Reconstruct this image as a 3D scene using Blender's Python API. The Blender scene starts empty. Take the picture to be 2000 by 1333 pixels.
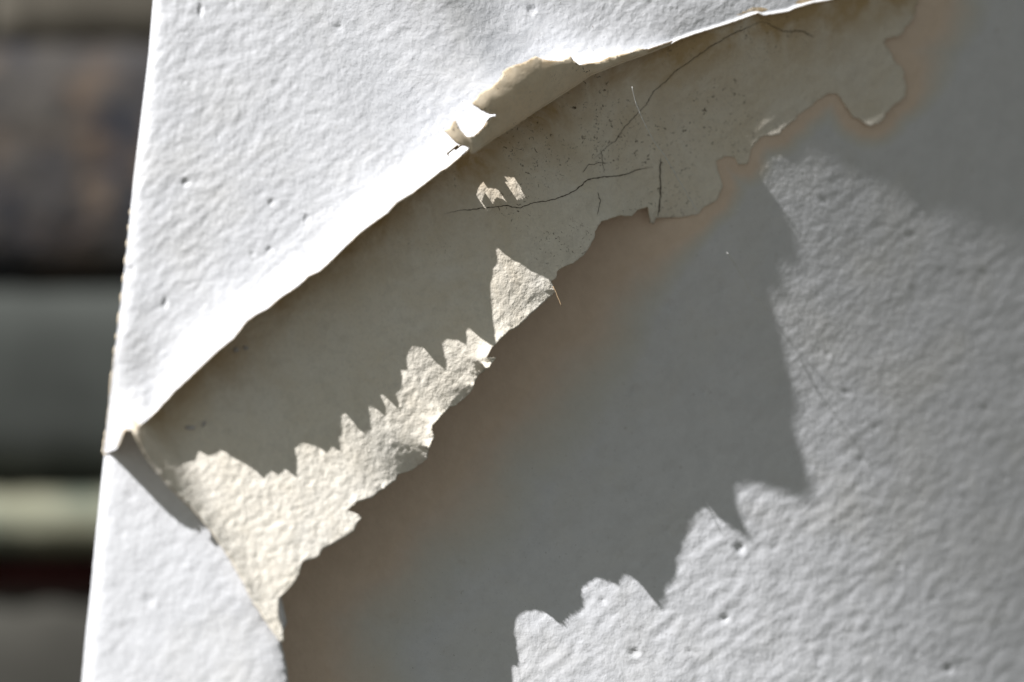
import bpy, math, random
import numpy as np
from mathutils import Vector
from mathutils.geometry import delaunay_2d_cdt

# ------------------------------------------------------------------ scene
scn = bpy.context.scene
COL = scn.collection
U = 0.000125            # one drawing unit (1/2000 of the picture width) in metres
D = 7200.0              # distance camera -> reference plane, in units
ZC = 1.40               # height of the lens above the ground, metres
SUN = np.array([-1.0, -0.75, 1.4]); SUN /= np.linalg.norm(SUN)   # towards the sun

cam_d = bpy.data.cameras.new('camera'); cam = bpy.data.objects.new('camera', cam_d); COL.objects.link(cam)
cam.location = (0, -D*U, ZC); cam.rotation_euler = (math.radians(90), 0, 0)
cam_d.sensor_width = 36; cam_d.lens = 36*D/2000; cam_d.clip_start = 0.02; cam_d.clip_end = 3000
cam_d.dof.use_dof = True; cam_d.dof.focus_distance = (D-55)*U; cam_d.dof.aperture_fstop = 4.9
cam_d.dof.aperture_blades = 9
scn.camera = cam

w = bpy.data.worlds.new("World"); scn.world = w; w.use_nodes = True
nt = w.node_tree; bg = nt.nodes['Background']
sky = nt.nodes.new('ShaderNodeTexSky'); sky.sky_type = 'NISHITA'; sky.sun_disc = False
sky.sun_elevation = math.asin(SUN[2]); sky.sun_rotation = math.atan2(SUN[0], SUN[1])
sky.air_density = 1.0; sky.dust_density = 1.0; sky.ozone_density = 1.0
hs = nt.nodes.new('ShaderNodeHueSaturation'); hs.inputs['Saturation'].default_value = 0.30
tint = nt.nodes.new('ShaderNodeMix'); tint.data_type = 'RGBA'; tint.blend_type = 'MULTIPLY'
tint.inputs[0].default_value = 1.0; tint.inputs[7].default_value = (0.84, 0.85, 0.75, 1)
nt.links.new(sky.outputs[0], hs.inputs['Color']); nt.links.new(hs.outputs[0], tint.inputs[6])
nt.links.new(tint.outputs[2], bg.inputs[0]); bg.inputs[1].default_value = 0.05

sl = bpy.data.lights.new('sun', 'SUN'); so = bpy.data.objects.new('sun', sl); COL.objects.link(so)
sl.energy = 5.0; sl.angle = math.radians(0.5); sl.color = (1.0, 0.985, 0.99)
so.rotation_euler = Vector(SUN).to_track_quat('Z', 'Y').to_euler()
vs = scn.view_settings; vs.view_transform = 'Standard'; vs.look = 'None'; vs.gamma = 1; vs.exposure = 0.47
vs.use_curve_mapping = False

# ------------------------------------------------------------------ helpers
def world(px, py, d):
    px = np.asarray(px, float); py = np.asarray(py, float); d = np.asarray(d, float)
    k = (D-d)/D
    return np.stack([(px-1000)*k*U, -d*U, (666.5-py)*k*U+ZC], -1)

_rng = np.random.RandomState(7)
_G = _rng.randn(256, 256, 2); _G /= np.linalg.norm(_G, axis=2)[..., None]
def perlin(x, y, sc, ox=0.0, oy=0.0):
    x = np.asarray(x, float)/sc+ox+400; y = np.asarray(y, float)/sc+oy+400
    xi = np.floor(x).astype(int); yi = np.floor(y).astype(int); fx = x-xi; fy = y-yi
    u = fx*fx*fx*(fx*(fx*6-15)+10); v = fy*fy*fy*(fy*(fy*6-15)+10)
    def g(i, j, a, b):
        q = _G[(xi+i) % 256, (yi+j) % 256]; return q[..., 0]*a+q[..., 1]*b
    n0 = g(0, 0, fx, fy)*(1-u)+g(1, 0, fx-1, fy)*u
    n1 = g(0, 1, fx, fy-1)*(1-u)+g(1, 1, fx-1, fy-1)*u
    return (n0*(1-v)+n1*v)*1.5
def sstep(a, b, x):
    t = np.clip((np.asarray(x, float)-a)/(b-a), 0, 1); return t*t*(3-2*t)

def dense(pl, step=3.0):
    pl = np.array(pl, float); out = []
    for a, b in zip(pl[:-1], pl[1:]):
        n = max(1, int(np.hypot(*(b-a))/step))
        for i in range(n): out.append(a+(b-a)*i/n)
    out.append(pl[-1]); return np.array(out)
def rough(pl, amp, seed, sc=9.0):
    """tear a smooth line a little"""
    t = np.gradient(pl, axis=0); t /= np.maximum(np.linalg.norm(t, axis=1), 1e-6)[:, None]
    s = np.concatenate([[0], np.cumsum(np.linalg.norm(np.diff(pl, axis=0), axis=1))])
    n = perlin(s, s*0+seed*31.7, sc)+.6*perlin(s, s*0+seed*11.3, sc*.4)
    return pl+np.stack([-t[:, 1], t[:, 0]], 1)*(n*amp)[:, None]
def nearest(P, PL):
    """distance from points P to polyline samples PL, and index"""
    P = np.asarray(P, float); dd = np.empty(len(P)); ii = np.empty(len(P), int)
    for a in range(0, len(P), 4000):
        q = P[a:a+4000]; m = ((q[:, None, :]-PL[None])**2).sum(2)
        ii[a:a+4000] = m.argmin(1); dd[a:a+4000] = np.sqrt(m.min(1))
    return dd, ii
def smooth(v, n):
    k = np.hanning(2*n+3)[1:-1]; k /= k.sum()
    return np.convolve(np.pad(v, n, mode='edge'), k, 'valid')

def shadow_depth(P, E, surf):
    """depth an edge point seen at P must have for its shadow to fall on curve E of surface surf"""
    vp = np.array([1000+D/0.75, 666.5+1.4*D/0.75]); E = np.asarray(E, float)
    res = np.full(len(P), np.nan)
    A = E[:-1]; Bv = E[1:]-A
    for n, p in enumerate(P):
        e = vp-p; e /= np.hypot(*e)
        den = e[0]*Bv[:, 1]-e[1]*Bv[:, 0]; den = np.where(abs(den) < 1e-9, 1e-9, den)
        r = A-p
        t = (r[:, 0]*Bv[:, 1]-r[:, 1]*Bv[:, 0])/den
        s = (r[:, 0]*e[1]-r[:, 1]*e[0])/den
        ok = (s >= 0) & (s <= 1) & (t > 2)
        if not ok.any(): continue
        tt = t[ok].max(); q = p+e*tt
        d = float(surf(np.array([q[0]]), np.array([q[1]]))[0])
        Q = np.array([(q[0]-1000)*(D-d)/D, -d, (666.5-q[1])*(D-d)/D]); C = np.array([0, -D, 0])
        rr = np.array([p[0]-1000, D, 666.5-p[1]])
        M = np.stack([rr, -SUN], 1); sol = np.linalg.lstsq(M, Q-C, rcond=None)[0]
        res[n] = D*(1-sol[0])
    return res
def fill(v):
    v = v.copy(); i = np.arange(len(v)); ok = ~np.isnan(v)
    v[~ok] = np.interp(i[~ok], i[ok], v[ok]); return v

def tag(o, label=None, cat=None, group=None, kind=None):
    if label: o['label'] = label
    if cat: o['category'] = cat
    if group: o['group'] = group
    if kind: o['kind'] = kind
    return o
def mesh_obj(name, verts, faces, mats, parent=None, smooth_=True, thick=0, rim=None, back=None):
    me = bpy.data.meshes.new(name)
    me.from_pydata([tuple(v) for v in np.asarray(verts)], [], [tuple(int(i) for i in f) for f in faces])
    if not isinstance(mats, (list, tuple)): mats = [mats]
    for m in mats: me.materials.append(m)
    if smooth_: me.polygons.foreach_set('use_smooth', [True]*len(me.polygons))
    me.update()
    o = bpy.data.objects.new(name, me); COL.objects.link(o)
    if parent: o.parent = parent
    if thick:
        s = o.modifiers.new('thickness', 'SOLIDIFY'); s.thickness = thick*U; s.offset = -1
        s.use_even_offset = False
        if back is not None: s.material_offset = back
        if rim is not None: s.material_offset_rim = rim
    return o
def attr(o, name, val):
    a = o.data.attributes.new(name, 'FLOAT', 'POINT'); a.data.foreach_set('value', np.asarray(val, np.float32))
def pts_in(poly, P):
    x, y = P[:, 0], P[:, 1]; inside = np.zeros(len(P), bool)
    a = np.asarray(poly); b = np.roll(a, -1, 0)
    for (x1, y1), (x2, y2) in zip(a, b):
        if y1 == y2: continue
        c = ((y1 > y) != (y2 > y)) & (x < (x2-x1)*(y-y1)/(y2-y1)+x1); inside ^= c
    return inside
def sheet(name, poly, dfun, spacing, mats, extra=None, seed=1, **kw):
    poly = np.asarray(poly, float)
    x0, y0 = poly.min(0); x1, y1 = poly.max(0)
    gx, gy = np.meshgrid(np.arange(x0, x1, spacing), np.arange(y0, y1, spacing))
    gx = gx+(np.arange(gx.shape[0]) % 2)[:, None]*spacing*.5
    P = np.stack([gx.ravel(), gy.ravel()], 1)
    P = P+np.random.RandomState(seed).uniform(-.18, .18, P.shape)*spacing
    P = P[pts_in(poly, P)]
    dd, _ = nearest(P, dense(np.vstack([poly, poly[:1]]), 1.5)); P = P[dd > spacing*.45]
    if extra is not None:
        e = np.asarray(extra); e = e[pts_in(poly, e)]; dd, _ = nearest(e, dense(np.vstack([poly, poly[:1]]), 1.5)); e = e[dd > .5]
        dd, _ = nearest(P, e); P = np.vstack([P[dd > 1.2], e])
    n = len(poly); allp = np.vstack([poly, P])
    edges = [(i, (i+1) % n) for i in range(n)]
    r = delaunay_2d_cdt([Vector(p) for p in allp], edges, [], 1, 1e-4)
    V = np.array([tuple(v) for v in r[0]]); F = r[2]
    F = [f if ((V[f[1]][0]-V[f[0]][0])*(V[f[2]][1]-V[f[0]][1])-(V[f[1]][1]-V[f[0]][1])*(V[f[2]][0]-V[f[0]][0])) < 0 else f[::-1] for f in F]
    d = dfun(V[:, 0], V[:, 1])
    o = mesh_obj(name, world(V[:, 0], V[:, 1], d), F, mats, **kw)
    return o, V
def tube(name, P3, rad, mat, parent=None, sides=6):
    P3 = np.asarray(P3); n = len(P3); rad = np.broadcast_to(rad, (n,))
    t = np.gradient(P3, axis=0); t /= np.maximum(np.linalg.norm(t, axis=1), 1e-12)[:, None]
    up = np.array([.3, 1, .2]); a = np.cross(t, up); a /= np.linalg.norm(a, axis=1)[:, None]; b = np.cross(t, a)
    V = []; F = []
    for i in range(n):
        for k in range(sides):
            an = 2*math.pi*k/sides; V.append(P3[i]+(a[i]*math.cos(an)+b[i]*math.sin(an))*rad[i])
    for i in range(n-1):
        for k in range(sides):
            k2 = (k+1) % sides; F.append((i*sides+k, i*sides+k2, (i+1)*sides+k2, (i+1)*sides+k))
    F.append(tuple(range(sides))[::-1]); F.append(tuple((n-1)*sides+k for k in range(sides)))
    return mesh_obj(name, V, F, mat, parent)

# ------------------------------------------------------------------ materials
class Mat:
    def __init__(s, name, rough_=.8, spec=.3):
        s.m = bpy.data.materials.new(name); s.m.use_nodes = True; s.t = s.m.node_tree
        s.b = s.t.nodes['Principled BSDF']; s.b.inputs['Roughness'].default_value = rough_
        s.b.inputs['Specular IOR Level'].default_value = spec
        s.co = s.t.nodes.new('ShaderNodeTexCoord').outputs['Object']
    def n(s, typ, **kw):
        x = s.t.nodes.new(typ)
        for k, v in kw.items(): setattr(x, k, v)
        return x
    def link(s, a, b): s.t.links.new(a, b)
    def noise(s, scale, detail=3, rough_=.5, dist=0, map_=None):
        x = s.n('ShaderNodeTexNoise'); x.inputs['Scale'].default_value = scale; x.inputs['Detail'].default_value = detail
        x.inputs['Roughness'].default_value = rough_; x.inputs['Distortion'].default_value = dist
        s.link(map_ if map_ is not None else s.co, x.inputs['Vector']); return x.outputs['Fac']
    def ramp(s, f, stops):
        x = s.n('ShaderNodeValToRGB'); e = x.color_ramp.elements
        while len(e) < len(stops): e.new(.5)
        for q, (p, c) in zip(e, stops):
            q.position = p; q.color = (c[0], c[1], c[2], 1) if hasattr(c, '__len__') else (c, c, c, 1)
        s.link(f, x.inputs[0]); return x.outputs[0]
    def mix(s, f, a, b, mode='MIX'):
        x = s.n('ShaderNodeMix', data_type='RGBA', blend_type=mode)
        for i, v in ((0, f), (6, a), (7, b)):
            if hasattr(v, 'is_linked'): s.link(v, x.inputs[i])
            elif i == 0: x.inputs[i].default_value = v
            else: x.inputs[i].default_value = (*v, 1)
        return x.outputs[2]
    def math(s, op, a, b=0.0):
        x = s.n('ShaderNodeMath', operation=op)
        for i, v in ((0, a), (1, b)):
            if hasattr(v, 'is_linked'): s.link(v, x.inputs[i])
            else: x.inputs[i].default_value = v
        return x.outputs[0]
    def attr(s, name): x = s.n('ShaderNodeAttribute'); x.attribute_name = name; return x.outputs['Fac']
    def color(s, c):
        if hasattr(c, 'is_linked'): s.link(c, s.b.inputs['Base Color'])
        else: s.b.inputs['Base Color'].default_value = (*c, 1)
    def bump(s, h, dist, strength=1.0, prev=None):
        x = s.n('ShaderNodeBump'); x.inputs['Distance'].default_value = dist; x.inputs['Strength'].default_value = strength
        s.link(h, x.inputs['Height'])
        if prev is not None: s.link(prev, x.inputs['Normal'])
        s.link(x.outputs[0], s.b.inputs['Normal']); return x.outputs[0]

def white_paint(name, col=(.775, .785, .81), amt=1.0, stain_bounce=False):
    m = Mat(name, .62, .35)
    c = m.mix(m.ramp(m.noise(60, 4, .6), [(.35, 0), (.75, 1)]), tuple(v*.965 for v in col), col)
    c = m.mix(m.ramp(m.noise(170, 5, .7), [(.42, 0), (.72, .6)]), c, tuple(v*.84 for v in col))
    c = m.mix(m.ramp(m.noise(24, 5, .6, .5), [(.5, 0), (.75, .5)]), c, (col[0]*.93, col[1]*.90, col[2]*.82))
    c = m.mix(m.ramp(m.noise(1900, 2, .5), [(.735, 0), (.76, .8)]), c, (.16, .12, .09))
    c = m.mix(m.ramp(m.noise(900, 4, .7), [(.55, 0), (.8, .5)]), c, tuple(v*.75 for v in col))
    c = m.mix(m.ramp(m.noise(520, 3, .6), [(.68, 0), (.76, .4)]), c, (.42, .40, .36))
    if stain_bounce:
        f = m.attr('bounce_tint')
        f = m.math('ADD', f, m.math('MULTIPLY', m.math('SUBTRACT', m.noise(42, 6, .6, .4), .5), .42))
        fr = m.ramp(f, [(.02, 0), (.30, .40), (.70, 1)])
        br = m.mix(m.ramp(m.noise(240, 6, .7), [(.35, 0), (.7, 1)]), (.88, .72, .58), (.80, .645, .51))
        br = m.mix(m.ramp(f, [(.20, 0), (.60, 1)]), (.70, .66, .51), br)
        c = m.mix(fr, c, br)  # warm bounce light painted into the wall colour, brown fading through olive
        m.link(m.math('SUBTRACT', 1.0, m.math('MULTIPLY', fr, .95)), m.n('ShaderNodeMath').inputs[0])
    m.color(c)
    n1 = m.bump(m.noise(850, 3, .5), .00018*amt)
    m.bump(m.noise(2600, 3, .6), .00005*amt, 1.0, n1)
    return m.m
M_white = white_paint('white wall paint')
M_wall = white_paint('white wall paint with brown bounce tint', stain_bounce=True, amt=.9)

def beige(name, base, warm, bump_=.00022, spots=True, fine=1500):
    m = Mat(name, .85, .2)
    c = m.mix(m.ramp(m.noise(45, 4, .6), [(.35, 0), (.7, 1)]), base, warm)
    c = m.mix(m.ramp(m.noise(260, 4, .65), [(.5, 0), (.8, .35)]), c, tuple(v*.62 for v in warm))
    c = m.mix(m.ramp(m.noise(32, 5, .65, .7), [(.48, 0), (.72, .55)]), c, (warm[0]*.86, warm[1]*.80, warm[2]*.70))
    c = m.mix(m.ramp(m.noise(1300, 3, .6), [(.5, 0), (.8, .45)]), c, tuple(v*.7 for v in base))
    if spots:
        st = m.math('MULTIPLY', m.attr('stain_bounce'), m.ramp(m.noise(75, 5, .65, .6), [(.30, .35), (.62, 1.25)]))
        c = m.mix(m.math('MINIMUM', st, 1.0), c, (.52, .38, .21))
        reg = m.attr('mould')
        f = m.math('MULTIPLY', m.ramp(m.noise(1000, 4, .7, 1.0), [(.60, 0), (.66, 1)]), reg)
        c = m.mix(f, c, (.10, .075, .045))
    m.color(c)
    n1 = m.bump(m.noise(fine, 4, .6), bump_)
    m.bump(m.noise(520, 2, .5), bump_*1.3, 1.0, n1)
    return m.m
M_beige = beige('cream plaster skim', (.91, .872, .79), (.885, .825, .705))
M_under = beige('cream underside of paint', (.86, .75, .58), (.82, .68, .49), .00006, fine=900)
M_rim = beige('torn paint edge', (.22, .165, .11), (.14, .10, .065), .00005, spots=False)
M_rimB = beige('torn skim edge', (.74, .66, .52), (.66, .56, .40), .00005, spots=False)
def plain(name, c, r=.8, var=.25, sc=200):
    m = Mat(name, r, .25); m.color(m.mix(m.ramp(m.noise(sc, 4, .6), [(.35, 0), (.7, 1)]), tuple(v*(1-var) for v in c), c)); return m
M_crack = plain('dark crack', (.075, .055, .035)).m

# ------------------------------------------------------------------ traced lines (picture units 2000 x 1333)
L_main = [(200,887),(228,878),(236,860),(243,838),(262,843),(282,824),(305,802),(338,766),(387,719),(420,688),(455,660),(480,627),(500,613),(520,604),(541,585),(560,572),(585,556),(600,540),(625,528),(650,505),(690,466),(697,459),(735,430),(757,415),(772,396),(805,377),(862,333),(872,328),(916,290)]
L_fold = [(923,299),(960,273),(1000,248),(1050,214),(1100,182),(1137,158),(1154,146),(1220,120),(1268,103),(1310,86)]
L_torn = [(1322,79),(1355,67),(1400,53),(1440,40),(1480,25),(1492,30),(1540,22),(1552,16),(1584,6),(1620,0),(1700,-28),(1900,-90),(2250,-190)]
CURL = [(916,290),(891,281),(866,254),(876,251),(887,236),(890,236),(899,253),(912,267),(926,266),(944,250),(950,239),(957,230),(969,227),(969,224),(956,224),(941,216),(925,205),(922,202),(927,196),(936,184),(944,177),(959,171),(972,160),(981,146),(982,140),(992,133),(1005,127),(1019,124),(1030,119),(1046,110),(1060,116),(1078,119),(1096,119),(1114,110),(1121,119),(1133,128),(1142,125),(1172,120),(1190,111),(1220,105),(1235,102),(1247,95),(1268,97),(1292,88),(1314,82)]
E2 = [(554,1253),(553,1233),(544,1203),(544,1170),(553,1161),(574,1140),(584,1122),(590,1098),(622,1087),(631,1071),(649,1063),(682,1044),(692,1036),(697,1023),(706,1012),(700,1006),(679,997),(697,980),(727,972),(736,963),(772,939),(778,927),(805,919),(830,900),(834,897),(840,870),(849,855),(843,840),(844,832),(879,795),(891,792),(915,771),(924,759),(927,747),(933,735),(954,718),(969,699),(950,699),(960,680),(994,647),(1011,639),(1036,615),(1072,582),(1085,571),(1077,550),(1087,543),(1088,530),(1099,522),(1120,514),(1141,498),(1153,480),(1162,463),(1162,453),(1174,433),(1210,421),(1234,423),(1246,410),(1265,404),(1270,435),(1277,437),(1282,426),(1330,425),(1363,419),(1375,405),(1399,393),(1412,364),(1401,330),(1399,315),(1416,306),(1435,308),(1441,322),(1461,322),(1468,290),(1484,268),(1520,262),(1550,235),(1577,210),(1619,184),(1639,184),(1649,202),(1660,225),(1694,244),(1716,244),(1735,221),(1768,185),(1762,135),(1722,84),(1760,66),(1785,35),(1800,-60),(1840,-160)]
E1 = [(268,850),(285,868),(305,888),(325,899),(340,904),(358,928),(358,907),(379,898),(388,880),(403,889),(415,889),(433,880),(451,892),(475,904),(496,916),(514,934),(529,920),(544,928),(556,916),(580,934),(581,904),(577,877),(592,865),(613,871),(628,874),(635,883),(646,871),(664,880),(660,850),(667,847),(669,808),(679,808),(697,835),(712,847),(722,835),(722,808),(718,793),(727,791),(752,812),(755,797),(742,771),(751,773),(781,803),(777,773),(787,764),(787,740),(781,722),(796,722),(793,701),(805,680),(829,677),(841,698),(869,722),(869,701),(862,671),(874,663),(898,668),(913,677),(912,647),(919,644),(940,662),(959,675),(968,672),(965,632),(959,590),(959,560),(964,527),(973,509),(970,491),(974,485),(988,500),(1009,512),(1039,530),(1076,549),(1090,556)]
E1b = [(226,877),(250,899),(275,925),(300,960),(318,985),(340,1015),(366,1038)]
E3 = [(930,1460),(975,1400),(1000,1333),(1004,1302),(1017,1305),(1011,1264),(1004,1193),(1011,1172),(1031,1180),(1051,1193),(1061,1195),(1070,1187),(1085,1210),(1107,1234),(1109,1220),(1139,1187),(1132,1146),(1152,1129),(1169,1119),(1180,1131),(1211,1148),(1217,1123),(1220,1099),(1244,1096),(1261,1133),(1288,1194),(1308,1150),(1325,1133),(1323,1099),(1338,1055),(1348,1018),(1368,998),(1374,974),(1385,984),(1400,998),(1427,1035),(1442,1028),(1469,1052),(1456,1005),(1450,938),(1469,923),(1491,923),(1510,938),(1547,956),(1547,911),(1540,878),(1525,833),(1514,821),(1510,799),(1525,776),(1530,739),(1514,716),(1506,690),(1499,656),(1491,600),(1487,540),(1505,500),(1505,440),(1512,400),(1485,380),(1482,350),(1500,330),(1510,300),(1530,270),(1550,235),(1600,170),(1660,80),(1720,0)]
LEFT = [(330,-500),(301,-40),(299,0),(290,110),(278,210),(262,340),(248,480),(236,590),(222,700),(211,800),(204,886),(196,960),(186,1060),(178,1150),(168,1240),(160,1333),(150,1440),(120,1900)]

def cc(p): return 1.4*p[..., 0]-p[..., 1]
# ------------------------------------------------------------------ surface depths
_lp = dense(L_main+L_fold+L_torn, 4); _lc = 1.4*_lp[:, 0]-_lp[:, 1]; _ls = (_lp[:, 0]+1.4*_lp[:, 1])/2.96
_o = np.argsort(_lc); _LC = _lc[_o]; _LS = smooth(_ls[_o], 6)
_WC = np.arange(-3500, 6000, 20.0)
_WF = smooth(np.interp(_WC, [-1500, 330, 900, 1200, 1480, 1700, 1850, 2000, 2200, 2600], [.86, .73, .53, .35, .155, .078, .042, .012, -.02, -.07]), 9)
def W0(px, py):
    # twisted face: its tilt towards the sun fades steadily from lower left to upper right
    px = np.asarray(px, float); py = np.asarray(py, float)
    c = 1.4*px-py; sp = (px+1.4*py)/2.96
    f = np.interp(c, _WC, _WF)
    return (sp-950)*(f-.75)-.25*(c-290)-.00014*np.maximum(0, sp-950)**2-.62*np.maximum(0, np.interp(c, _LC, _LS)-6-sp)*sstep(1150, 1350, c)
def plane(px, py): return 177-.22*(px-950)-.2*(716-py)

e2 = rough(dense(E2, 3.0), .9, 3, 8)
_rr = rough(e2, 5.0, 8, 26); _k = sstep(1400, 1560, e2[:, 0])[:, None]; e2 = e2*(1-_k)+_rr*_k
dE2 = shadow_depth(e2, E3, W0)
c2 = cc(e2)
dE2[c2 > 950] = np.nan
lo = c2 < -25
dE2[lo] = np.nan
# bottom-left tip: keep the trend of the surface; right part: closing in on the wall
ok = ~np.isnan(dE2)
tipd = plane(e2[:, 0], e2[:, 1])
i0 = np.where(ok)[0][0]; off0 = np.median(dE2[ok][:15])-np.median(tipd[ok][:15])
dE2[lo] = tipd[lo]+off0*np.exp(-(c2[i0]-c2[lo])/250)
hi = c2 > 950
ok = ~np.isnan(dE2); last = np.where(ok & ~hi)[0][-1]
gap0 = np.median(dE2[last-6:last+1])-W0(e2[last:last+1, 0], e2[last:last+1, 1])[0]
s2 = np.concatenate([[0], np.cumsum(np.linalg.norm(np.diff(e2, axis=0), axis=1))])
gap = 2.5+(gap0-2.5)*(1-sstep(0, 1, (e2[:, 0]-1080)/250))
gap = gap+5*sstep(1600, 1700, e2[:, 0])
dE2[hi] = (W0(e2[:, 0], e2[:, 1])+gap)[hi]
dE2 = fill(dE2)
base_raw = smooth(dE2, 60)

def B_base(px, py):
    px = np.asarray(px, float); py = np.asarray(py, float)
    c = 1.4*px-py
    far = sstep(900, 1800, c)
    return plane(px, py)*(1-far)+(W0(px, py)+2.5)*far
res_s = base_raw-B_base(e2[:, 0], e2[:, 1])
CB = np.arange(-600, 3000, 20.0)
_raw = dE2-B_base(e2[:, 0], e2[:, 1]); _o = np.argsort(c2)
_t = np.interp(CB, c2[_o], _raw[_o])
_t = np.array([np.mean(_raw[np.abs(c2-q) < 30]) if (np.abs(c2-q) < 30).any() else v for q, v in zip(CB, _t)])
RA = smooth(_t, 14); RB = smooth(_t, 4)-RA
TEARD = dense([(262,847),(330,948),(400,1020),(475,1135),(548,1252)], 12)
_tke = sstep(0, 190, nearest(e2, TEARD)[0])
_low = (c2 < -25); dE2[_low] = (plane(e2[:, 0], e2[:, 1])+_tke*(np.interp(c2, CB, RA)+np.interp(c2, CB, RB)))[_low]
RF = dE2-B_base(e2[:, 0], e2[:, 1])-_tke*(np.interp(c2, CB, RA)+np.interp(c2, CB, RB))
RFN = smooth(np.minimum(RF, 0), 2)
def B_depth(px, py):
    px = np.atleast_1d(np.asarray(px, float)); py = np.atleast_1d(np.asarray(py, float))
    dd, ii = nearest(np.stack([px, py], 1), e2[::2]); ii = ii*2
    d = B_base(px, py)
    c = 1.4*px-py
    tq, _ = nearest(np.stack([px, py], 1), TEARD); tk = sstep(0, 190, tq)
    ra = np.interp(c, CB, RA)*tk; rb = np.interp(c, CB, RB)*tk
    d = d+ra*np.exp(-dd/260)+rb*np.exp(-dd/60)
    rf = RF[ii]
    d = d+np.where(rf > 0, rf*np.exp(-dd/8.0), RFN[ii]*np.exp(-dd/14.0)+(rf-RFN[ii])*np.exp(-dd/8.0))
    al = (px-262)*.56+(py-845)*.83; pe = (px-262)*.83-(py-845)*.56
    d = d+88*np.exp(-(np.maximum(al, 0)/165)**1.45)*np.exp(-(pe/34)**2)*np.exp(-(np.minimum(al, 0)/40)**2)
    return d

LEFTD = dense(LEFT, 6)
def S2_depth(px, py):
    px = np.atleast_1d(px).astype(float); py = np.atleast_1d(py).astype(float)
    d = plane(px, py)-7
    dd, _ = nearest(np.stack([px, py], 1), LEFTD)
    d = d-14*np.exp(-(dd/9.0))
    # rounds over towards the torn edge
    dd, _ = nearest(np.stack([px, py], 1), dense(TEAR, 4))
    right = px > np.interp(py, [t_[1] for t_ in TEAR], [t_[0] for t_ in TEAR])
    d = d-14*np.exp(-dd/26)*sstep(1150, 1260, py)-24*sstep(0, 14, np.where(right, dd, 0))*(1-sstep(1215, 1255, py))
    return d
TEAR = [(262,847),(290,900),(330,948),(365,985),(400,1020),(440,1075),(475,1135),(497,1180),(520,1215),(548,1252),(556,1285),(563,1333),(572,1420),(590,1700),(600,1900)]

def F_base(x, y):
    dd, _ = nearest(np.stack([x, y], 1), LEFTD)
    c = 1.4*x-y
    fb = (265-.28*(x-600)-.15*(530-y))-30*sstep(850, 1700, c)-((x+1.4*y)/2.96-455)*.30*sstep(800, 1350, c)-14*np.exp(-dd/9.0)-48*np.exp(-((c-990)/170)**2)
    fb = fb-58*np.exp(-((x-205)**2+(y-886)**2)/150.0**2)
    sp = (x+1.4*y)/2.96; sl = np.interp(c, _LC, _LS)
    lx = sl+(c*1.4)/2.96; ly = 1.4*lx-c                     # the point of the crest on the same sun line
    far = W0(lx, ly)+11-.30*(sp-sl)
    k = sstep(1180, 1420, c)
    return fb*(1-k)+far*k

# crest of the raised paint
Lall = rough(dense(L_main+L_fold+L_torn, 2.5), .5, 9, 7)
cL = cc(Lall)
d1 = shadow_depth(Lall, E1, B_depth); d1[(cL > 952) | (Lall[:, 0] < 262)] = np.nan
d1b = shadow_depth(Lall, E1b, lambda a, b: S2_depth(a, b)); d1b[Lall[:, 0] > 262] = np.nan
d3 = shadow_depth(Lall, E3, W0); d3[cL < 957] = np.nan
crest = np.where(np.isnan(d1), np.where(np.isnan(d1b), d3, d1b), d1)
sel = (cL > 957)
delta = 28*sstep(985, 1040, cL)*(1-sstep(1420, 1500, cL))
crest = np.where(sel, crest-delta, crest)
crest = fill(crest)
Lx = Lall[:, 0]
crest = np.where(Lx > 1330, np.minimum(crest, F_base(Lall[:, 0], Lall[:, 1])+2), crest)
crest = np.where(Lx > 262, np.maximum(crest, B_depth(Lall[:, 0], Lall[:, 1])+8), crest)
crest = np.maximum(crest, B_depth(Lall[:, 0], Lall[:, 1])+4-400*(Lx < 1320))
_q = S2_depth(Lall[:, 0], Lall[:, 1])
_ti = int(np.abs(Lx-243)[:60].argmin()); _H = 98.0
crest = np.where(Lx < 256, _q+3+_H*sstep(214, 243, Lx), crest)
_a = (Lx < 285); crest[_a] = smooth(crest, 5)[_a]
low = smooth(np.array([crest[max(0, i-7):i+8].min() for i in range(len(crest))]), 12)
low = np.minimum(low, crest)

# ------------------------------------------------------------------ the wall behind (right-hand surface)
def axis(lo_, a, b, hi_, st, big):
    return np.concatenate([np.arange(lo_, a, big), np.arange(a, b, st), np.arange(b, hi_, big)])
gx = axis(240, 520, 2060, 3000, 5, 40); gy = axis(-900, -60, 1400, 2500, 5, 40)
X, Y = np.meshgrid(gx, gy); x = X.ravel(); y = Y.ravel()
_lf = np.interp(y, [p[1] for p in LEFT], [p[0] for p in LEFT])+24
x = np.where(x < 520, 520-(520-x)*(520-_lf)/280.0, x)
def stucco(x, y, a=1.0, ox=0, oy=0):
    # roller texture: short slanting ridges and pits
    u = x*.78-y*.62; v = x*.62+y*.78
    n = perlin(u, v*2.0, 34, 3.1+ox, 1.7+oy)*1.8+perlin(u, v*1.7, 17, 9.1+ox, 4.2+oy)*.6+perlin(x, y, 80, 5.5+ox, 2.2+oy)*2.0
    p = perlin(x, y, 34, 20+ox, 11+oy); n = n*.62+perlin(x, y, 9, 2+ox, 5+oy)*.28-3.0*sstep(.67, .84, p)
    return n*a
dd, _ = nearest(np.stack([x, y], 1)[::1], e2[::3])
bounce_w = 165*(1-.80*sstep(1200, 1420, x))+60*sstep(1690, 1840, x)*(1-sstep(40, 260, y))
bounce_tint = np.clip(1.0-dd/(bounce_w*1.6), 0, 1)  # mask for the painted bounce light, fading away from the torn skim edge
bounce_tint = np.maximum(bounce_tint, np.where((x < 1500) & (y > 700) & pts_in(np.vstack([E2[:40], [(500, 600), (500, 1300)]]), np.stack([x, y], 1)), 1, 0))
bedge = np.array([(565,1250),(600,1400),(620,1700)]); db, _ = nearest(np.stack([x, y], 1), dense(bedge, 20))
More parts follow.
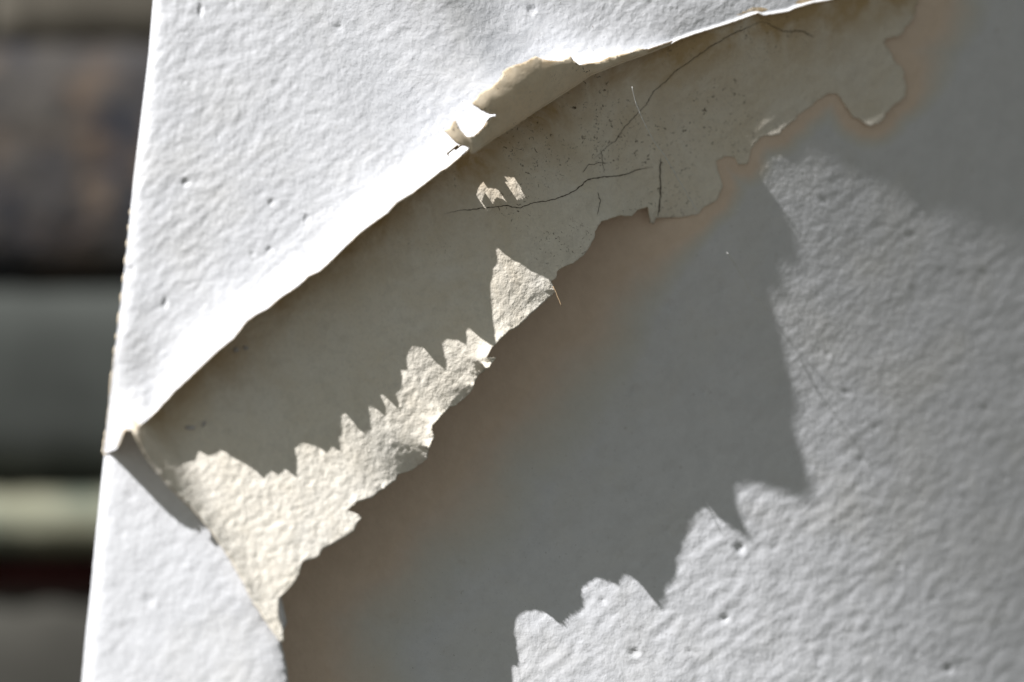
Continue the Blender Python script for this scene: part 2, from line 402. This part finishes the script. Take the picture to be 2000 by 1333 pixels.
bounce_tint = np.maximum(bounce_tint, np.clip(1-db/240, 0, 1))
dW = W0(x, y)+stucco(x, y, 1.3)*(1-.75*sstep(.25, .6, bounce_tint))*(1-.68*sstep(900, 1900, 1.4*x-y))
_up = np.array([(1900,-120),(1700,-60),(1500,5),(1400,30),(1250,80),(1100,160),(900,270),(700,415),(500,560),(330,720),(262,800),(262,845),(548,1252)])
_in = pts_in(np.vstack([_up, e2[::2]]), np.stack([x, y], 1)) | ((x < 1900) & (y < np.interp(x, [262, 1250, 1500, 1900], [800, 80, 0, -120])))
_m = np.where(_in, sstep(3, 14, dd), 0.0)
dW = dW-_m*(9+(dW-W0(x, y)))
V = world(x, y, dW); nx, ny = len(gx), len(gy)
idx = np.arange(nx*ny).reshape(ny, nx)
F = np.stack([idx[:-1, :-1], idx[1:, :-1], idx[1:, 1:], idx[:-1, 1:]], -1).reshape(-1, 4)
wall = bpy.data.objects.new('rendered_wall', None); COL.objects.link(wall); wall.location = (0, 0, 0)
tag(wall, 'white rendered wall with brown bounce light painted in, curving away into shade behind the torn paint', 'wall')
wf = mesh_obj('wall_face', V, F, M_wall, wall); attr(wf, 'bounce_tint', bounce_tint)
# ------------------------------------------------------------------ cream skim layer (middle sheet)
def mould(x, y):
    m = sstep(.05, .35, perlin(x, y, 120, 8.8, 3.3)+.35*sstep(900, 1150, x))
    return m*sstep(700, 1000, x)*(1-sstep(1500, 1650, x))*(1-sstep(480, 560, y))
def B_fun(x, y):
    d = B_depth(x, y)
    # left end climbs towards the tip of the raised paint
    dt, _ = nearest(np.stack([x, y], 1), dense(TEAR[:10], 3))
    lf = sstep(290, 420, x)
    d = d+16*np.exp(-dt/14)*(1-.5*lf)
    g = perlin(x, y, 10, 2.2, 7.7)*1.35+perlin(x, y, 20, 1.2, 3.7)*.9+perlin(x, y, 70, 4.4, 4.1)*1.6
    g = g*(1-.6*sstep(1090, 1250, x))*(1-.85*sstep(1340, 1460, x))
    # strata lines in the thin skim
    g = g+1.2*perlin(x*.5+y*.75, x*.12, 16, .3, .9)*sstep(900, 1100, x)
    return d+g
up = [(1840,-160),(1700,-70),(1500,-5),(1400,22),(1250,66),(1100,135),(900,245),(700,395),(500,530),(330,700),(262,790),(252,822)]
tearB = [(262,845),(276,872),(292,905),(325,945),(350,968),(385,1003),(415,1040),(450,1092),(478,1142),(490,1170),(505,1190),(525,1222),(545,1252)]
polyB = np.vstack([np.array(up), rough(dense(tearB, 4), .8, 5, 10)[:, :], e2[:]])
polyB = polyB[np.concatenate([[True], np.linalg.norm(np.diff(polyB, axis=0), axis=1) > .8])]
skim = bpy.data.objects.new('plaster_skim', None); COL.objects.link(skim)
tag(skim, 'cream cracked plaster skim with a ragged lower edge, hanging between the two white surfaces', 'plaster layer')
# finer points along the torn lower edge
ex = []
for off in (3, 7, 12):
    t = np.gradient(smooth(e2[:, 0], 8)), np.gradient(smooth(e2[:, 1], 8)); tl = np.hypot(*t)
    ex.append(np.stack([e2[:, 0]+t[1]/tl*off, e2[:, 1]-t[0]/tl*off], 1))
sk, VB = sheet('skim_sheet', polyB, B_fun, 4.5, [M_beige, M_beige, M_rimB], extra=np.vstack(ex), parent=skim, thick=3.0, rim=2)
attr(sk, 'mould', mould(VB[:, 0], VB[:, 1]))
ds, _ = nearest(VB, Lall[::3]); attr(sk, 'stain_bounce', np.clip(.85*np.exp(-(ds/58)**1.2)+.42*np.exp(-ds/150)*sstep(700, 1000, VB[:, 0]), 0, 1))  # brown staining plus warm bounce light, both painted in along the fold

def crack(pl, w0, w1, seed, name='crack'):
    p = rough(dense(pl, 2.0), 1.6, seed, 12); n = len(p); s = np.linspace(0, 1, n)
    t = np.gradient(p, axis=0); t /= np.linalg.norm(t, axis=1)[:, None]; nn = np.stack([-t[:, 1], t[:, 0]], 1)
    wd = (w0+(w1-w0)*s)*(.55+.9*np.abs(perlin(s*n*2, s*0+seed*9.1, 9)))*np.minimum(1, np.minimum(s, 1-s)*8+.1)
    a = p+nn*wd[:, None]*.5; b = p-nn*wd[:, None]*.5
    da = B_fun(a[:, 0], a[:, 1])+.9; db_ = B_fun(b[:, 0], b[:, 1])+.9; dm = np.maximum(da, db_)
    V = np.concatenate([world(a[:, 0], a[:, 1], dm), world(b[:, 0], b[:, 1], dm)])
    F = [(i, i+1, n+i+1, n+i) for i in range(n-1)]
    return mesh_obj(name, V, F, M_crack, skim, thick=.5)
crack([(868,418),(900,412),(940,408),(985,402),(1012,407),(1040,398),(1090,388),(1118,376),(1150,350),(1180,346),(1210,344),(1245,333),(1262,327),(1276,328)], 1.6, 2.2, 1)
crack([(1290,308),(1289,345),(1291,370),(1288,400),(1285,425)], 3.2, 3.0, 2)
crack([(1160,312),(1180,292),(1205,272),(1215,255),(1245,222),(1262,205),(1275,180),(1300,160),(1318,140),(1345,122),(1378,98),(1400,84),(1440,62),(1490,42)], 1.0, 1.7, 3)
crack([(1138,338),(1150,322),(1175,318),(1188,319)], 1.1, 1.1, 4)
crack([(1168,375),(1172,395),(1167,420)], 1.2, 1.2, 5)
crack([(1180,338),(1175,300),(1172,290)], .8, .8, 6)
crack([(1490,42),(1530,62),(1560,60),(1590,72)], 1.2, 2.0, 7)

# ------------------------------------------------------------------ lower-left white paint
gx0 = np.vstack([np.array([(212,800)]), np.array([p for p in LEFT if p[1] >= 886])])
poly2 = np.vstack([[(262,800)], [(214,800)], dense([p for p in LEFT if p[1] >= 886], 14), [(600,1900)], rough(dense(TEAR[:8:-1], 5), 1.2, 12, 12)[1:], [(560,1215),(545,1150),(505,1080),(460,1010),(400,940),(350,880),(310,820)]])
def S2_fun(x, y): return S2_depth(x, y)+stucco(x, y, .85, 40, 40)
low_paint, _ = sheet('paint_coat', poly2, S2_fun, 7, [M_white, M_under, M_rim], thick=3, back=1, rim=1)
tag(low_paint, 'flat white paint coat at lower left below the flap tip, with slanting shadow on it', 'paint coat')

# ------------------------------------------------------------------ upper-left raised white paint flap
N = len(Lall)
outer = dense([(201,882),(207,838),(211,800),(222,700),(236,590),(248,480),(262,340),(278,210),(290,110),(299,0),(316,-200),(330,-420),(700,-520),(1300,-560),(1800,-600),(2250,-560)], 10)
so_ = np.concatenate([[0], np.cumsum(np.linalg.norm(np.diff(outer, axis=0), axis=1))]); so_ /= so_[-1]
sL = np.concatenate([[0], np.cumsum(np.linalg.norm(np.diff(Lall, axis=0), axis=1))]); sL /= sL[-1]
# pair crest samples with the outer line: the tip goes to the wall's corner edge
m = np.interp(sL, [0, .01, .03, .10, .30, .45, .62, 1], [0, .012, .045, .15, .34, .50, .66, 1])
O = np.stack([np.interp(m, so_, outer[:, 0]), np.interp(m, so_, outer[:, 1])], 1)
tv = np.concatenate([[0, .0035, .007], np.linspace(.0115, .16, 38), np.linspace(.165, 1, 130)])
kb = np.clip(tv/.0115, 0, 1)[:, None]
Lb = np.stack([smooth(Lall[:, 0], 9), smooth(Lall[:, 1], 9)], 1)
PX = (Lall[None, :, 0]*(1-kb)+Lb[None, :, 0]*kb)*(1-tv[:, None])+O[None, :, 0]*tv[:, None]
PY = (Lall[None, :, 1]*(1-kb)+Lb[None, :, 1]*kb)*(1-tv[:, None])+O[None, :, 1]*tv[:, None]
fx, fy = PX.ravel(), PY.ravel()
Ls = np.stack([smooth(Lall[:, 0], 6), smooth(Lall[:, 1], 6)], 1)
tsel = slice(10, None)
dd, ii = nearest(np.stack([fx, fy], 1), Ls[::2]); ii = ii*2
wdist = np.where(np.repeat(np.arange(len(tv)), N) == 0, 0, np.hypot(fx-Ls[ii, 0], fy-Ls[ii, 1]))
lows = smooth(low, 14); lows = np.minimum(lows, low)
Fb = F_base(fx, fy)
FbL = F_base(Ls[:, 0], Ls[:, 1])
lowS = smooth(lows, 45)
_w = sstep(0, 45, wdist)
rise = (lows-FbL)[ii]*(1-_w)+(lowS-FbL)[ii]*_w
_lw = (1-sstep(243, 300, fx))*sstep(700, 800, fy)
rise = rise*(1-_lw)+_lw*(450-Fb)*sstep(206, 243, fx)
prof = .90*np.exp(-wdist/(27-13*np.exp(-((cc(np.stack([fx, fy], 1))-990)/110)**2)))+.10*np.exp(-(wdist/130))
dF = Fb+rise*prof+stucco(fx, fy, .9, 70, 20)*(1-.6*np.exp(-wdist/60))
dF = dF.reshape(len(tv), N); 
k0 = np.array([1.0, .35, .08]+[0]*(len(tv)-3))
dF = dF+(crest-lows)[None]*k0[:, None]
dF[0] = crest; 
V = world(fx, fy, dF.ravel()); idx = np.arange(len(tv)*N).reshape(len(tv), N)
F = np.stack([idx[:-1, :-1], idx[:-1, 1:], idx[1:, 1:], idx[1:, :-1]], -1).reshape(-1, 4)
# two small tears low in the raised edge let sunlight through on to the skim
SPOTS = [[(920,362),(928,358),(942,366),(966,370),(984,383),(962,379),(946,384),(940,398),(930,382)], [(995,346),(1003,344),(1010,356),(1017,374),(1008,380),(997,372),(992,358)]]
Fc = np.stack([PX.ravel()[F].mean(1), PY.ravel()[F].mean(1)], 1); Dc = dF.ravel()[F].mean(1)
cand = np.where((np.abs(cc(Fc)-990) < 90) & (wdist[F].mean(1) < 20))[0]
keep = np.ones(len(F), bool)
if len(cand):
    q = Fc[cand]; dcn = Dc[cand]
    vp = np.array([1000+D/0.75, 666.5+1.4*D/0.75])
    for tstep in np.arange(0, 260, 1.5):
        e = vp-q; e /= np.linalg.norm(e, axis=1)[:, None]
        pq = q+e*tstep; dd_ = dcn-.75*tstep/1.72; bb = B_depth(pq[:, 0], pq[:, 1])
        hit = (dd_ <= bb+2) & (dd_ > bb-5)
        for sp in SPOTS:
            ins = pts_in(sp, pq) & hit; keep[cand[ins]] = False
F = F[keep]
flap = bpy.data.objects.new('paint_flap', None); COL.objects.link(flap)
tag(flap, 'large white paint flap at upper left, lifting towards a sunlit diagonal edge that curls over', 'paint flap')
mesh_obj('flap_sheet', V, F, [M_white, M_under, M_rim], flap, thick=2.4, back=1, rim=1)

# corner return of the wall at its left end
LE = dense(LEFT, 8); LS = S2_depth(LE[:, 0], LE[:, 1])
_o = np.stack([O[:, 0], O[:, 1]], 1); _m = (LE[:, 1] < 884)
_dd, _i = nearest(LE, _o); LS = np.where(_m, np.maximum(dF[-1][_i], dF[-1][_i]), LS)
LE = LE+np.array([1.0, 0])
rows = []
for k, dep in enumerate([2, 14, 60, 300, 900, 1600]):
    inset = [0, 5, 8, 10, 40, 90][k]
    rows.append(world(LE[:, 0]+inset, LE[:, 1], LS-dep))
V = np.concatenate(rows); n = len(LE)
F = [(r*n+i, r*n+i+1, (r+1)*n+i+1, (r+1)*n+i) for r in range(5) for i in range(n-1)]
mesh_obj('wall_return', V, F, M_white, wall)


# the curled-over lip, its cream underside facing out
foldp = Lall[(Lall[:, 0] > 917) & (Lall[:, 0] < 1312)]; foldd = crest[(Lall[:, 0] > 917) & (Lall[:, 0] < 1312)]
curl = rough(dense(CURL, 2.5), .55, 21, 6)
dcu = shadow_depth(curl, E3, W0)
dcu = fill(dcu)
_, jj = nearest(curl, foldp)
dcu = np.maximum(smooth(dcu, 2), foldd[jj]+6)
ca = cc(curl); aa, _ = nearest(curl, foldp)
CQ = np.arange(950, 1760, 12.0); AQ = []; DQ = []
for q in CQ:
    k = np.abs(ca-q) < 22
    if not k.any(): k = np.abs(ca-q) < np.abs(ca-q).min()+10
    jx = np.where(k)[0][aa[k].argmax()]; AQ.append(max(aa[jx], 6)); DQ.append(dcu[jx])
AQ = smooth(np.array(AQ), 3); DQ = smooth(np.array(DQ), 3)
polyC = np.vstack([curl, foldp[::-1]])
def C_fun(x, y):
    P = np.stack([x, y], 1)
    a, i = nearest(P, foldp); c = cc(P)
    lam = np.clip(a/np.interp(c, CQ, AQ), 0, 1.25)
    d = foldd[i]+np.maximum(np.interp(c, CQ, DQ)-foldd[i], 8)*np.sin(lam*math.pi/2)**.7
    d = np.where(a < .3, foldd[i], d)
    return d+perlin(x, y, 30, 6, 6)*1.2*np.minimum(a, 10)/10
ex = []
for off in (.8, 2, 4, 7, 11):
    ex.append(foldp+np.array([-.55, -.83])*off)
cu, VC = sheet('curled_lip', polyC, C_fun, 4, [M_under, M_white, M_rim], extra=np.vstack(ex), parent=flap, thick=2.2, back=1, rim=2)
attr(cu, 'stain_bounce', .8*np.exp(-nearest(VC, curl[8:])[0]/9)*sstep(-.3, .3, perlin(VC[:, 0], VC[:, 1], 22, 1, 1)))
attr(cu, 'mould', sstep(.2, .5, perlin(VC[:, 0], VC[:, 1], 40, 3.3, 1.8)+.35*np.exp(-nearest(VC, curl[40:])[0]/12)))

# ------------------------------------------------------------------ threads, flecks
m = Mat('cobweb silk', .35, .6); m.color((.75, .75, .72)); M_silk = m.m
def sag(pts, d0, d1, rad, name, mat, seed=1):
    p = rough(dense(pts, 3), .8, seed, 25); s = np.linspace(0, 1, len(p))
    return tube(name, world(p[:, 0], p[:, 1], d0+(d1-d0)*s), rad*1.5*U*(.5+.9*np.abs(perlin(s*400, s*0, 14))), mat)
b0 = float(B_fun(np.array([1235.]), np.array([180.]))[0]); b1 = float(B_fun(np.array([1361.]), np.array([414.]))[0])
t = sag([(1234,170),(1243,205),(1258,240),(1276,275),(1297,302),(1325,350),(1345,385),(1361,412)], b0+75, b1+20, .9, 'cobweb_thread', M_silk)
tag(t, 'thin pale cobweb thread slanting down across the cracked cream plaster', 'cobweb')
w0 = float(W0(1418., 490.)); w1 = float(W0(1500., 604.))
t = sag([(1420,494),(1438,520),(1452,545),(1465,570),(1482,588),(1500,606)], w0+62, w1+14, 1.0, 'cobweb_thread', M_silk, 4)
tag(t, 'short pale cobweb thread in the shadow on the white wall, right of the brown patch', 'cobweb')
b0 = float(B_fun(np.array([1083.]), np.array([568.]))[0])
m = Mat('brown fibre', .6, .3); m.color((.42, .30, .18))
t = sag([(1080,560),(1086,572),(1089,580),(1093,588),(1096,598)], b0+2, b0+6, 1.0, 'plaster_fibre', m.m, 6)
tag(t, 'tiny brown fibre hanging from the notch in the ragged cream edge', 'fibre')

M_fleck = plain('pale paint dust', (.66, .64, .64)).m
def fleck(px, py, r, label, sx=1.0, ang=0.0, surf=None, lift=3):
    rs = np.random.RandomState(int(px)); n = 9; V = []; s = surf or B_fun
    d0 = float(s(np.array([float(px)]), np.array([float(py)]))[0])+lift
    for lay, k in ((0, 1.0), (1, .7)):
        for a in range(n):
            an = 2*math.pi*a/n; q = r*k*rs.uniform(.75, 1.2); ex_, ey = math.cos(an)*q*sx, math.sin(an)*q
            V.append(world(px+ex_*math.cos(ang)-ey*math.sin(ang), py+ex_*math.sin(ang)+ey*math.cos(ang), d0+lay*r*.5))
    V.append(world(px, py, d0+r*.6)); F = [(a, (a+1) % n, n+(a+1) % n, n+a)[::-1] for a in range(n)]+[(n+a, n+(a+1) % n, 2*n)[::-1] for a in range(n)]+[tuple(range(n))]
    o = mesh_obj('paint_fleck', V, F, M_fleck); tag(o, label, 'paint fleck', 'loose paint flecks caught on the plaster'); return o
fleck(461, 683, 6, 'roundest pale fleck just below the sunlit flap edge near its dark fold')
fleck(480, 680, 4.5, 'small pale fleck just right of the roundest one below the flap edge', 1.3)
fleck(372, 836, 5, 'elongated pale grey fleck near the left tip of the cream plaster', 2.6, -.1)
fleck(398, 828, 4, 'short pale fleck at the right end of the elongated grey one', 1.8, -.9)

# ------------------------------------------------------------------ what stands behind, out of focus
DB = -3900.0
bgw = bpy.data.objects.new('old_stone_wall', None); COL.objects.link(bgw)
tag(bgw, 'dark weathered wall of stone courses with a pale green ledge, blurred at far left', 'wall')
def bgpt(px, py, extra=0): return world(px, py, DB+extra)
def block(name, x0, x1, yt, yb, dep, mat, bulge=60, curve=0, n=24, rnd=.5):
    """course block with rounded arrises; front bulges out towards the viewer"""
    V = []; ys = 10
    xs = np.linspace(x0, x1, n)
    for j in range(ys+1):
        v = j/ys; yy = yt+(yb-yt)*v
        e = (1-abs(2*v-1)**4)
        for xx in xs:
            cv = curve*(1-((xx-130)/260)**2) if abs(xx-130) < 260 else 0
            e2_ = 1-abs(2*(xx-x0)/(x1-x0)-1)**20
            V.append(world(xx, yy-cv+6*perlin(xx, yy, 60), DB+dep+bulge*e*e2_+14*perlin(xx, yy, 45, 3)))
    for j in (0, 1):
        for xx in xs: V.append(world(xx, (yb, yt)[j], DB-260))
    F = [(j*n+i, (j+1)*n+i, (j+1)*n+i+1, j*n+i+1) for j in range(ys+2) for i in range(n-1)]
    F += [((ys+2)*n+i, i, i+1, (ys+2)*n+i+1) for i in range(n-1)]
    return mesh_obj(name, V, F, mat, bgw)
m = Mat('mottled old stone', .9, .1)
c = m.mix(m.ramp(m.noise(42, 4, .6, .4), [(.38, 0), (.62, 1)]), (.036, .038, .047), (.085, .078, .070))
c = m.mix(m.ramp(m.noise(36, 3, .6, .2), [(.52, 0), (.66, .85)]), c, (.16, .115, .08))
m.color(c); m.bump(m.noise(90, 4), .004); M_st1 = m.m
M_st0 = plain('grey brown stone', (.20, .18, .145), .9, .3, 25).m
M_st2 = plain('dark grey stone', (.066, .072, .065), .85, .35, 14).m
M_joint = plain('black joint', (.024, .023, .018), .95, .4, 30).m
m = Mat('pale green glaze', .3, .5)
m.color(m.mix(m.ramp(m.noise(26, 2), [(.4, 0), (.6, 1)]), (.11, .14, .115), (.27, .27, .195))); M_gl = m.m
M_red = plain('dark red paint', (.085, .018, .018), .6, .3, 30).m
M_pl = plain('dark brown grey plinth', (.085, .082, .07), .9, .35, 18).m
block('backing_wall', -1500, 1500, -900, 2100, -140, M_joint, 0, n=6)
block('top_stone', -20, 700, -600, 97, 4, M_st0); block('top_stone', -800, -30, -600, 97, 4, M_st0)
block('mottled_stone', -420, 700, 99, 545, 10, M_st1, curve=14)
block('grey_stone', -420, 700, 576, 936, 0, M_st2, curve=10)
block('green_ledge', -420, 700, 964, 1082, 40, M_gl, 110, curve=4)
block('red_batten', -420, 700, 1108, 1146, -30, M_red, 30)
block('plinth_stone', -420, 700, 1154, 1500, 0, M_pl)
block('plinth_stone', -420, 700, 1510, 1900, 0, M_pl)

# ------------------------------------------------------------------ ground
S = 300
gnd = mesh_obj('ground', [(-S, -S, 0), (S, -S, 0), (S, S, 0), (-S, S, 0)], [(0, 1, 2, 3)], plain('dark asphalt', (.055, .05, .042), .9, .25, .8).m)
tag(gnd, kind='structure')
# pull each Empty thing to its own base without moving its parts
bpy.context.view_layer.update()
for o, p in ((wall, world(1200, 1333, -150)), (skim, world(900, 800, 150)), (flap, world(600, 400, 150)), (bgw, world(0, 1333, DB))):
    o.location = Vector(tuple(p))
    for ch in o.children: ch.location = -o.location
